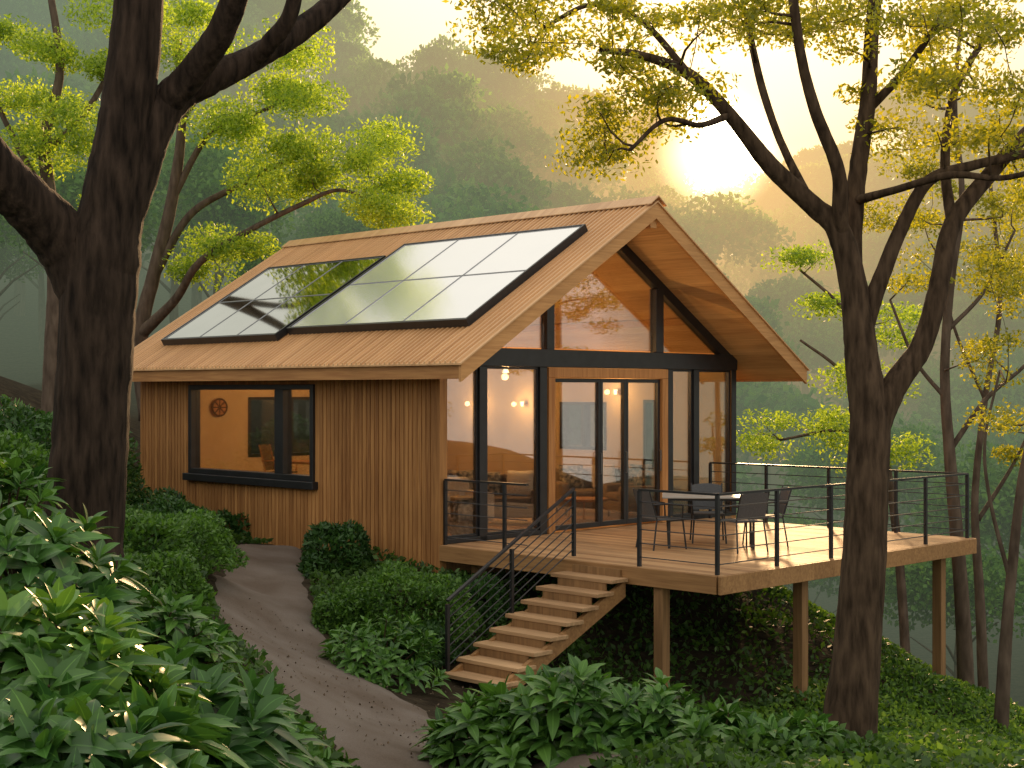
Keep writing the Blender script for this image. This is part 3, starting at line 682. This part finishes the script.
cover('ground_cover',165000,-9,10,8,30,.10,M['ivy'],.16)
cover('moss_cover',90000,2.5,12.5,12,27,.075,M['moss'],.20,.3)
x = rng.normal(0,1,900)*1.4; y = rng.uniform(13,18.5,900); x += (y-15)*(-.35)-.5
z = ground(x,y)+.07
V = leafq(np.stack([x,y,z],-1),.035,.022,3.0); tag(quadmesh('leaf_litter',V,qf(V),surf('dry_leaf',(.09,.055,.03),(.15,.11,.07),rough=.9,bump=0)),'small dry leaves scattered over the path and bare soil','leaf litter',kind='stuff')
# ------------------------------------------------ trees
def smooth(pts, sub=6):
    P_ = np.array(pts,float); m_ = len(P_); Pp = np.vstack([2*P_[0]-P_[1],P_,2*P_[-1]-P_[-2]]); out_=[]
    for i in range(m_-1):
        p0,p1,p2,p3 = Pp[i:i+4]
        for t in np.linspace(0,1,sub,endpoint=False): out_.append(.5*((2*p1)+(-p0+p2)*t+(2*p0-5*p1+4*p2-p3)*t*t+(-p0+3*p1-3*p2+p3)*t**3))
    out_.append(P_[-1]); return np.array(out_)
def tree(name, label, limbs, clusters, barkm, leafmat, ncl, leaf, crad, group=None, nseg=12, twig=.018, cat='tree', flat=.5, thin=1.0):
    b0 = limbs[0][0]; o3 = PX(b0[0],b0[1],b0[2]); o = thing(name,label,cat,tuple(o3),0,group)
    mb = MB(); nodes=[]; nr=[]
    for lb in limbs:
        P_ = smooth([list(PX(a,b,d))+[r/F*d*thin] for a,b,d,r in lb], 9)
        jit = rng.normal(size=(len(P_),3))*P_[:,3:4]*.015; jit[0]=0; P_[:,:3] += jit
        rr = np.maximum(P_[:,3],.004)
        mb.tube([tuple(v) for v in (P_[:,:3]-o3)],list(rr),nseg if rr.max()>.06 else 7,wob=.02)
        nodes += list(P_[:,:3]); nr += list(rr)
    nodes=np.array(nodes); nr=np.array(nr)
    C=[]
    for a,b,rx,ry,n_,d,dd in clusters:
        for _ in range(n_):
            C.append(PX(a+rng.uniform(-1,1)*rx,b+rng.uniform(-1,1)*ry,d+rng.uniform(-1,1)*dd))
    if C:
        C=np.array(C); d0=np.array([np.min(np.linalg.norm(nodes-c,axis=1)) for c in C]); C=C[np.argsort(d0)]
        for c in C:
            v = nodes-c; dist=np.linalg.norm(v,axis=1)+.5*np.maximum(0,v[:,2]); i=int(np.argmin(dist)); a=nodes[i]; D_=np.linalg.norm(c-a)
            r0=min(nr[i]*.75,.008+twig*D_); K_=max(4,int(D_/.25)); ts=np.linspace(0,1,K_)
            pp=a[None]+(c-a)[None]*ts[:,None]; off=rng.normal(size=3)*D_*.10; pp+=off*np.sin(ts*math.pi)[:,None]; pp[:,2]+=(ts**2-ts)*D_*.12
            pp[1:-1]+=rng.normal(size=(K_-2,3))*.015*D_
            rr=np.linspace(r0,.005,K_); mb.tube([tuple(w_) for w_ in pp-o3],list(rr),5)
            nodes=np.vstack([nodes,pp[1:]]); nr=np.r_[nr,rr[1:]]
    mb.build('trunk',barkm,o,smooth=True)
    if len(C):
        cc = np.repeat(C,ncl,axis=0); rv = rng.normal(size=(len(cc),3)); rv=unit(rv)*(rng.random(len(cc))**.45)[:,None]*np.array([1,1,flat])
        sz = np.repeat(crad*(.6+.8*rng.random(len(C))),ncl)[:,None]
        V=leafq(cc+rv*sz-o3,leaf,leaf*.5,.3); quadmesh('crown',V,qf(V),leafmat,o)
    return o
tree('dark_tree','massive dark-barked tree with forking limbs at the left foreground',
 [[(72,600,12,54),(78,560,12,45),(86,490,12,39),(92,410,12,37),(97,330,12,37),(102,265,12,37),(113,200,12,31),(126,120,12,27),(136,30,12,25),(144,-60,12,22)],
  [(100,345,12,12),(90,300,12,28),(66,245,11.95,30),(30,205,11.7,27),(-10,165,11.4,26),(-70,80,11,24)],
  [(106,275,12,12),(118,225,12,22),(136,178,12.05,21),(153,128,12.1,20),(175,95,12.2,19),(205,80,12.3,17),(250,60,12.5,13),(300,30,12.8,12),(345,-8,13,10),(390,-60,13.2,8)],
  [(158,130,12.15,8),(172,98,12.1,15),(195,70,12,15),(222,30,11.8,14),(240,-20,11.6,13),(250,-70,11.5,12)],
  [(246,70,12.5,5),(268,45,12.4,9),(290,15,12.3,8),(300,-40,12.2,7)]],
 [], M['bark'], M['leafgold'],0,.1,.3,nseg=26)
RT = [(570,30,75,34,18,13,1.6),(650,95,50,38,12,12.6,1.2),(610,150,30,14,5,12.6,.8),(720,14,90,18,13,13,1.8),(850,14,90,20,13,13.5,1.8),(965,45,65,50,21,13,1.8),
      (915,115,50,35,6,13.5,1.5),(1000,130,30,50,8,13,1.4),(800,70,60,25,2,13.4,1.2),(500,20,25,25,3,13,1)]
tree('tall_tree','tall spreading backlit tree in the right foreground beside the deck',
 [[(845,765,13,36),(848,735,13,29),(856,660,13,24),(864,560,13,22),(868,470,13,21),(870,420,13,20),(862,360,13,17),(854,290,13,14),(838,230,13,12),(812,205,13,10),(770,165,12.9,9),(730,115,12.8,7),(690,75,12.7,6),(640,55,12.6,4),(600,50,12.5,3)],
  [(868,470,13,8),(876,425,13,15),(895,385,13,13),(922,345,13,11),(938,290,13,10),(952,225,13.1,9),(985,180,13.2,8),(1030,130,13.3,7),(1080,90,13.4,6)],
  [(858,330,13,6),(854,290,13.05,10),(852,240,13.2,10),(858,170,13.3,9),(868,100,13.4,8),(872,30,13.5,7),(880,-40,13.6,6)],
  [(842,245,13,6),(840,215,12.9,8),(838,170,12.8,7),(815,110,12.7,6),(800,50,12.6,5),(790,-30,12.5,5)],
  [(862,350,13,6),(870,310,13,9),(884,270,13,8),(905,220,13,7),(930,180,13,6),(975,165,13,5),(1040,150,13,4)],
  [(812,205,13,5),(780,140,13.4,4),(760,80,13.7,4),(745,10,14,3)],
  [(858,200,13.2,5),(895,190,12.7,4),(950,175,12.3,4),(1000,178,12,3),(1040,170,11.8,3)],
  [(868,110,13.4,5),(905,70,13.2,4),(940,20,13,3)],[(952,225,13.1,6),(945,160,13.4,5),(955,90,13.6,4),(990,30,13.8,3)],
  [(730,115,12.8,4),(700,125,12.4,3),(665,120,12.1,2.5),(630,150,12,2)],
  [(690,75,12.7,4),(640,20,12.9,3),(590,5,13,2.5),(540,30,13,2)]],
 RT, M['bark2'], M['leafgold'],230,.056,.37,nseg=20,flat=.42)
pads = [(350,150,40,12,5),(385,195,26,12,4),(300,95,36,12,5),(245,125,36,10,4),(330,180,30,8,3),(200,60,40,14,4),(320,50,30,12,3),(255,180,28,7,3),(230,245,28,8,3),(205,270,25,7,2),(290,145,26,7,3),(170,20,50,14,4),(395,215,14,7,2)]
tree('layered_tree','tree with rounded bright green foliage clumps rising behind the left of the roof',
 [[(150,420,32,15),(140,340,32,11),(155,270,32,9),(172,200,32,8),(182,120,32,6),(178,40,32,5)],[(140,335,32,9),(175,300,31.5,6),(200,262,31,5),(250,230,31,4),(300,205,31,3.5),(340,190,31,2.5),(380,205,31,2)],
  [(155,275,32,6),(190,215,32,5),(240,185,32,4),(290,160,32,3),(330,150,32,2)],[(172,200,32,5),(205,140,32,4),(240,120,32,3),(290,100,32,2)],[(182,120,32,4),(230,60,32,3),(310,48,32,2)]],
 [(a,b,rx,ry,n_,31.5,1.0) for a,b,rx,ry,n_ in pads], M['bark3'], M['leafmid'],850,.095,.74,nseg=10,flat=.60,thin=.75)
pads = [(20,40,40,25,5),(90,70,35,20,4),(60,120,35,12,4),(20,150,30,15,3),(105,205,25,18,4),(90,150,25,10,2),(120,20,35,18,4),(15,95,30,12,3)]
tree('slender_tree','reddish-trunked tree at the far left behind the dark trunk',
 [[(52,430,27,13),(52,360,27,10),(55,280,27,9),(50,200,27,8),(45,140,27,7),(60,70,27,5),(50,-10,27,4)],[(50,205,27,5),(25,160,27,4),(0,110,27,3),(-20,60,27,3)],[(46,150,27,5),(80,120,27,4),(110,70,27,3),(130,20,27,2)],[(55,270,27,4),(85,230,27,3),(110,205,27,2)]],
 [(a,b,rx,ry,n_,27,1) for a,b,rx,ry,n_ in pads], M['bark3'], M['leafmid'],600,.085,.62,nseg=10,flat=.55,thin=.85)
def bgtree(name,label,limbs,cl,n_,leaf,cr,lm='leafgold'): return tree(name,label,limbs,cl,M['bark3'],M[lm],n_,leaf,cr,nseg=9,flat=.45,thin=.62)
bgtree('slender_tree','slender tree behind the outer corner of the deck, nearest its railing post',
 [[(968,730,23.5,15),(962,600,23.5,12),(952,480,23.5,10),(945,380,23.5,8),(950,290,23.5,7),(962,200,23.5,5),(955,110,23.5,4),(960,30,23.5,3)],[(950,450,23.5,5),(985,400,23.5,4),(1020,370,23.5,3),(1050,340,23.5,2)],[(948,330,23.5,4),(985,290,23.5,3),(1015,230,23.5,2)],[(947,400,23.5,4),(915,360,23.5,3),(890,300,23.5,2)]],
 [(985,220,40,30,8,23.5,1.2),(910,270,30,25,5,23.5,1.2),(1005,290,30,25,6,23.5,1.2),(960,60,50,40,6,23.5,1.2),(890,230,30,25,5,23.5,1),(1000,360,30,15,3,23.5,1)],210,.075,.5)
bgtree('slender_tree','leaning slender tree at the right edge of the picture',
 [[(1000,750,20,13),(1006,640,20,10),(1014,550,20,8),(1022,480,20,7),(1038,380,20,5),(1030,250,20,4)],[(1010,580,20,4),(990,500,20,3),(985,440,20,2.5),(1000,370,20,2)]],
 [(1010,300,30,40,6,20,1),(1000,400,20,25,3,20,1),(1020,180,30,30,5,20,1)],190,.07,.45)
bgtree('slender_tree','slender tree between the right foreground trunk and the deck corner tree',
 [[(985,730,27,9),(980,600,27,8),(975,500,27,6),(985,400,27,5),(1000,300,27,4),(990,180,27,3)],[(978,520,27,4),(1010,470,27,3),(1030,430,27,2)],[(985,400,27,3),(955,330,27,2.5),(935,250,27,2)]],
 [(1000,250,35,35,8,27,1.4),(940,230,30,25,5,27,1.4),(1015,440,25,20,3,27,1),(920,180,35,25,6,27,1.4)],210,.08,.5)
bgtree('slender_tree','tree with sparse yellow-green sprays just right of the sunlit gable',
 [[(910,800,33,9),(905,640,33,8),(895,520,33,7),(880,420,33,6),(870,330,33,4),(850,240,33,3)],[(880,420,33,4),(840,370,33,3),(800,340,33,2)],[(872,340,33,4),(835,300,33,3),(800,270,33,2)],[(885,440,33,4),(840,430,33,3),(780,440,33,2)]],
 [(815,255,30,8,4,33,1.2),(835,305,40,10,6,33,1.2),(850,380,40,12,6,33,1.2),(800,425,40,12,6,33,1.2),(870,450,40,14,6,33,1.2),(760,445,25,10,3,33,1.2),(910,330,35,18,5,33,1.2)],280,.10,.65,'leafmid')
# ------------------------------------------------ forest
def crown(nl, w, h, leaf, lob=16):
    lc = unit(rng.normal(size=(lob,3))); lc[:,2]=np.abs(lc[:,2])*1.0-.15; lc=lc*(.55+.45*rng.random((lob,1)))*np.array([w*.72,w*.72,h*.5]); lr = w*(.30+.18*rng.random(lob))
    i = rng.integers(0,lob,nl); dv = unit(rng.normal(size=(nl,3))+np.array([0,0,.5])); c = lc[i]+dv*(lr[i]*(.70+.45*rng.random(nl)))[:,None]*np.array([1,1,.75])
    return leafq(c,leaf,leaf*.7,.3,dv)
protos = [crown(4200,w,h,l) for w,h,l in ((3.9,4.8,.36),(4.5,5.0,.38),(3.4,5.2,.34),(4.9,5.2,.40))]
protos_n = [crown(8500,w,h,l,18) for w,h,l in ((3.4,4.4,.22),(4.0,4.8,.24),(3.1,4.6,.20))]
def trunkV(h, r): 
    mb = MB(); mb.tube([(0,0,-1.0),(.1,.05,h*.4),(.0,.1,h*.8),(.15,.0,h*1.15)],[r,r*.8,r*.55,r*.25],7)
    for a in range(5):
        an=a*1.3; mb.tube([(.05,.05,h*(.5+.1*a)),(math.cos(an)*.9,math.sin(an)*.9,h*(.68+.1*a)),(math.cos(an)*1.8,math.sin(an)*1.8,h*(.8+.1*a))],[r*.35,r*.22,r*.1],5)
    return mb
VV=[]; TB = MB(); cand=[]
yy=44.
while yy < 166:
    step = 5.6+yy*.016; xx=-.42*yy-8
    while xx < .42*yy+10:
        cand.append((xx+rng.uniform(-2,2),yy+rng.uniform(-2,2))); xx+=step
    yy += step*.95
roots=[]
for k_,pv in enumerate(protos_n):
    h=5.0; r = thing('forest_tree','x','tree',(0,0,-50),0); 
    trunkV(h,.2).build('trunk',M['bark3'],r,smooth=True)
    V = pv+np.array([0,0,h+.8]); quadmesh('crown',V,qf(V),M['leaffar'],r); roots.append([r,False])
for (x,y) in cand:
    g = gz(x,y); s=.8+.45*rng.random()
    if y < 62:
        if -9 < x < 12: s*=.74
        i=int(rng.integers(0,3)); r,used=roots[i]; s*=.9
        lab='broad green forest tree on the slope just beyond the cabin clearing'
        rz=rng.random()*6.28
        if used: rr=dup(r,lab,(x,y,g),rz,'forest trees beyond the cabin',(s,s,s*(.9+.2*rng.random())))
        else:
            roots[i][1]=True; r.location=(x,y,g); r['label']=lab; r['group']='forest trees beyond the cabin'; r.scale=(s,s,s)
    else:
        if y>120 and abs(x-.141*y)<4.5: s*=.75
        pv=protos[int(rng.integers(0,4))]; an=rng.random()*6.28; ca,sa=math.cos(an),math.sin(an); tall=1+.35*rng.random()**2
        V=pv*np.array([s,s,s*tall]); V=np.stack([V[:,0]*ca-V[:,1]*sa,V[:,0]*sa+V[:,1]*ca,V[:,2]],-1)+np.array([x,y,g+3.9*s*tall]); VV.append(V)
        TB.tube([(x,y,g-.5),(x,y,g+5.0*s*tall)],[.3,.15],5)
V=np.concatenate(VV); fo=quadmesh('forest',V,qf(V),M['leaffar']); tag(fo,'distant misty forest covering the hillsides','forest',kind='stuff')
to=TB.build('forest_trunks',M['bark3']); tag(to,'trunks of the distant misty forest','tree trunks',kind='stuff')
# ------------------------------------------------ mist and added sun glow
m, nt, out = newmat('valley_mist'); L = nt.links.new
a = N(nt,'ShaderNodeVolumeAbsorption'); a.inputs['Color'].default_value = (0,0,0,1); a.inputs['Density'].default_value=.0120
e = N(nt,'ShaderNodeEmission'); e.inputs[0].default_value=(.285,.345,.235,1); e.inputs[1].default_value=.0120  # emission stands in for daylight scattered by the mist
ad = N(nt,'ShaderNodeAddShader'); L(a.outputs[0],ad.inputs[0]); L(e.outputs[0],ad.inputs[1]); L(ad.outputs[0],out.inputs['Volume'])
mb=MB(); mb.box(-190,190,35,176,-30,34)
o=mb.build('mist',m); tag(o,'thin grey-green mist hanging over the valley and hills','mist',kind='stuff')
sd = Vector((math.sin(R(8.0)),math.cos(R(8.0)),0)); EL=R(9.3)
S = Vector((sd.x*math.cos(EL),sd.y*math.cos(EL),math.sin(EL)))
def glow(dist, scale, color, peak, pw, label):  # self-emitting balls added along the sun direction to imitate its bloom
    m, nt, out = newmat('sun_glow_volume'); L = nt.links.new
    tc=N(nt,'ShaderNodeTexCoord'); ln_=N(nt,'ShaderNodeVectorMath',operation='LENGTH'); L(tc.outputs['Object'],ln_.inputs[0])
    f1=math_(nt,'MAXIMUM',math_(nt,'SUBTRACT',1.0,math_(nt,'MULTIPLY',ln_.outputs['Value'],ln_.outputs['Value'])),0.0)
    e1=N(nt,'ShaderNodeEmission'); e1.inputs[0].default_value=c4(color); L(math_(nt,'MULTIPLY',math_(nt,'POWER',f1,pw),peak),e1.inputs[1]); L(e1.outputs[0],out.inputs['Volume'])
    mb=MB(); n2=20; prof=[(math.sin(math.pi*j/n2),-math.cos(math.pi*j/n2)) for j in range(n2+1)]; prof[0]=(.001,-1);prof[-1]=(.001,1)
    mb.lathe(prof,n=32); o=mb.build('sun_glow_volume',m); o.location=tuple(np.array([0,0,CZ])+np.array(S)*dist); o.scale=scale; tag(o,label,'mist',kind='stuff')
glow(98,(48,46,34),(1,.43,.09),.0150,2.2,'broad warm sun glow, an emissive volume added over the hillside below the sun')
glow(108,(19,19,19),(1,.50,.12),.060,2.2,'bright golden sun glow, an emissive volume added close around the low sun')
glow(112,(5.2,5.2,5.2),(1,.84,.50),1.1,1.6,'white-hot core of the sun glow, an emissive volume added right in front of the low sun')
# ------------------------------------------------ world / sun
w=bpy.data.worlds.new('World'); sc.world=w; w.use_nodes=True; nt=w.node_tree; nt.nodes.clear(); L=nt.links.new
out=N(nt,'ShaderNodeOutputWorld'); sky=N(nt,'ShaderNodeTexSky',sky_type='NISHITA'); sky.sun_disc=False; sky.sun_elevation=R(12); sky.sun_rotation=R(8); sky.dust_density=3; sky.air_density=1.2
bg=N(nt,'ShaderNodeBackground'); L(sky.outputs[0],bg.inputs[0]); bg.inputs[1].default_value=.05
tc=N(nt,'ShaderNodeTexCoord'); vn=N(nt,'ShaderNodeVectorMath',operation='NORMALIZE'); L(tc.outputs['Generated'],vn.inputs[0])
dp=N(nt,'ShaderNodeVectorMath',operation='DOT_PRODUCT'); L(vn.outputs[0],dp.inputs[0]); dp.inputs[1].default_value=tuple(S)
dot=math_(nt,'MAXIMUM',dp.outputs['Value'],0.0)
last=bg.outputs[0]
for pw,cc,stt in ((6000,(1,.88,.62),120),(6,(1,.78,.54),.85),(0,(1,.93,.83),.94)):
    b=N(nt,'ShaderNodeBackground'); b.inputs[0].default_value=c4(cc); L(math_(nt,'MULTIPLY',math_(nt,'POWER',dot,float(pw)),float(stt)),b.inputs[1])
    ad=N(nt,'ShaderNodeAddShader'); L(last,ad.inputs[0]); L(b.outputs[0],ad.inputs[1]); last=ad.outputs[0]
L(last,out.inputs[0])
sl_=bpy.data.lights.new('sun','SUN'); sl_.energy=26; sl_.angle=R(3); sl_.color=(1,.62,.30)
so=bpy.data.objects.new('sun',sl_); col.objects.link(so); S2=Vector((sd.x*math.cos(R(14)),sd.y*math.cos(R(14)),math.sin(R(14)))); so.rotation_euler=(-S2).to_track_quat('-Z','Y').to_euler()
# ------------------------------------------------ camera
cam=bpy.data.cameras.new('camera'); co=bpy.data.objects.new('camera',cam); col.objects.link(co); co.location=(0,0,CZ); co.rotation_euler=(R(90),0,0)
cam.lens=F/1024*36; cam.sensor_width=36; cam.shift_y=(HOR-384)/1024; cam.clip_end=2000
sc.camera=co
sc.view_settings.view_transform='Standard'; sc.view_settings.look='None'; sc.view_settings.exposure=0
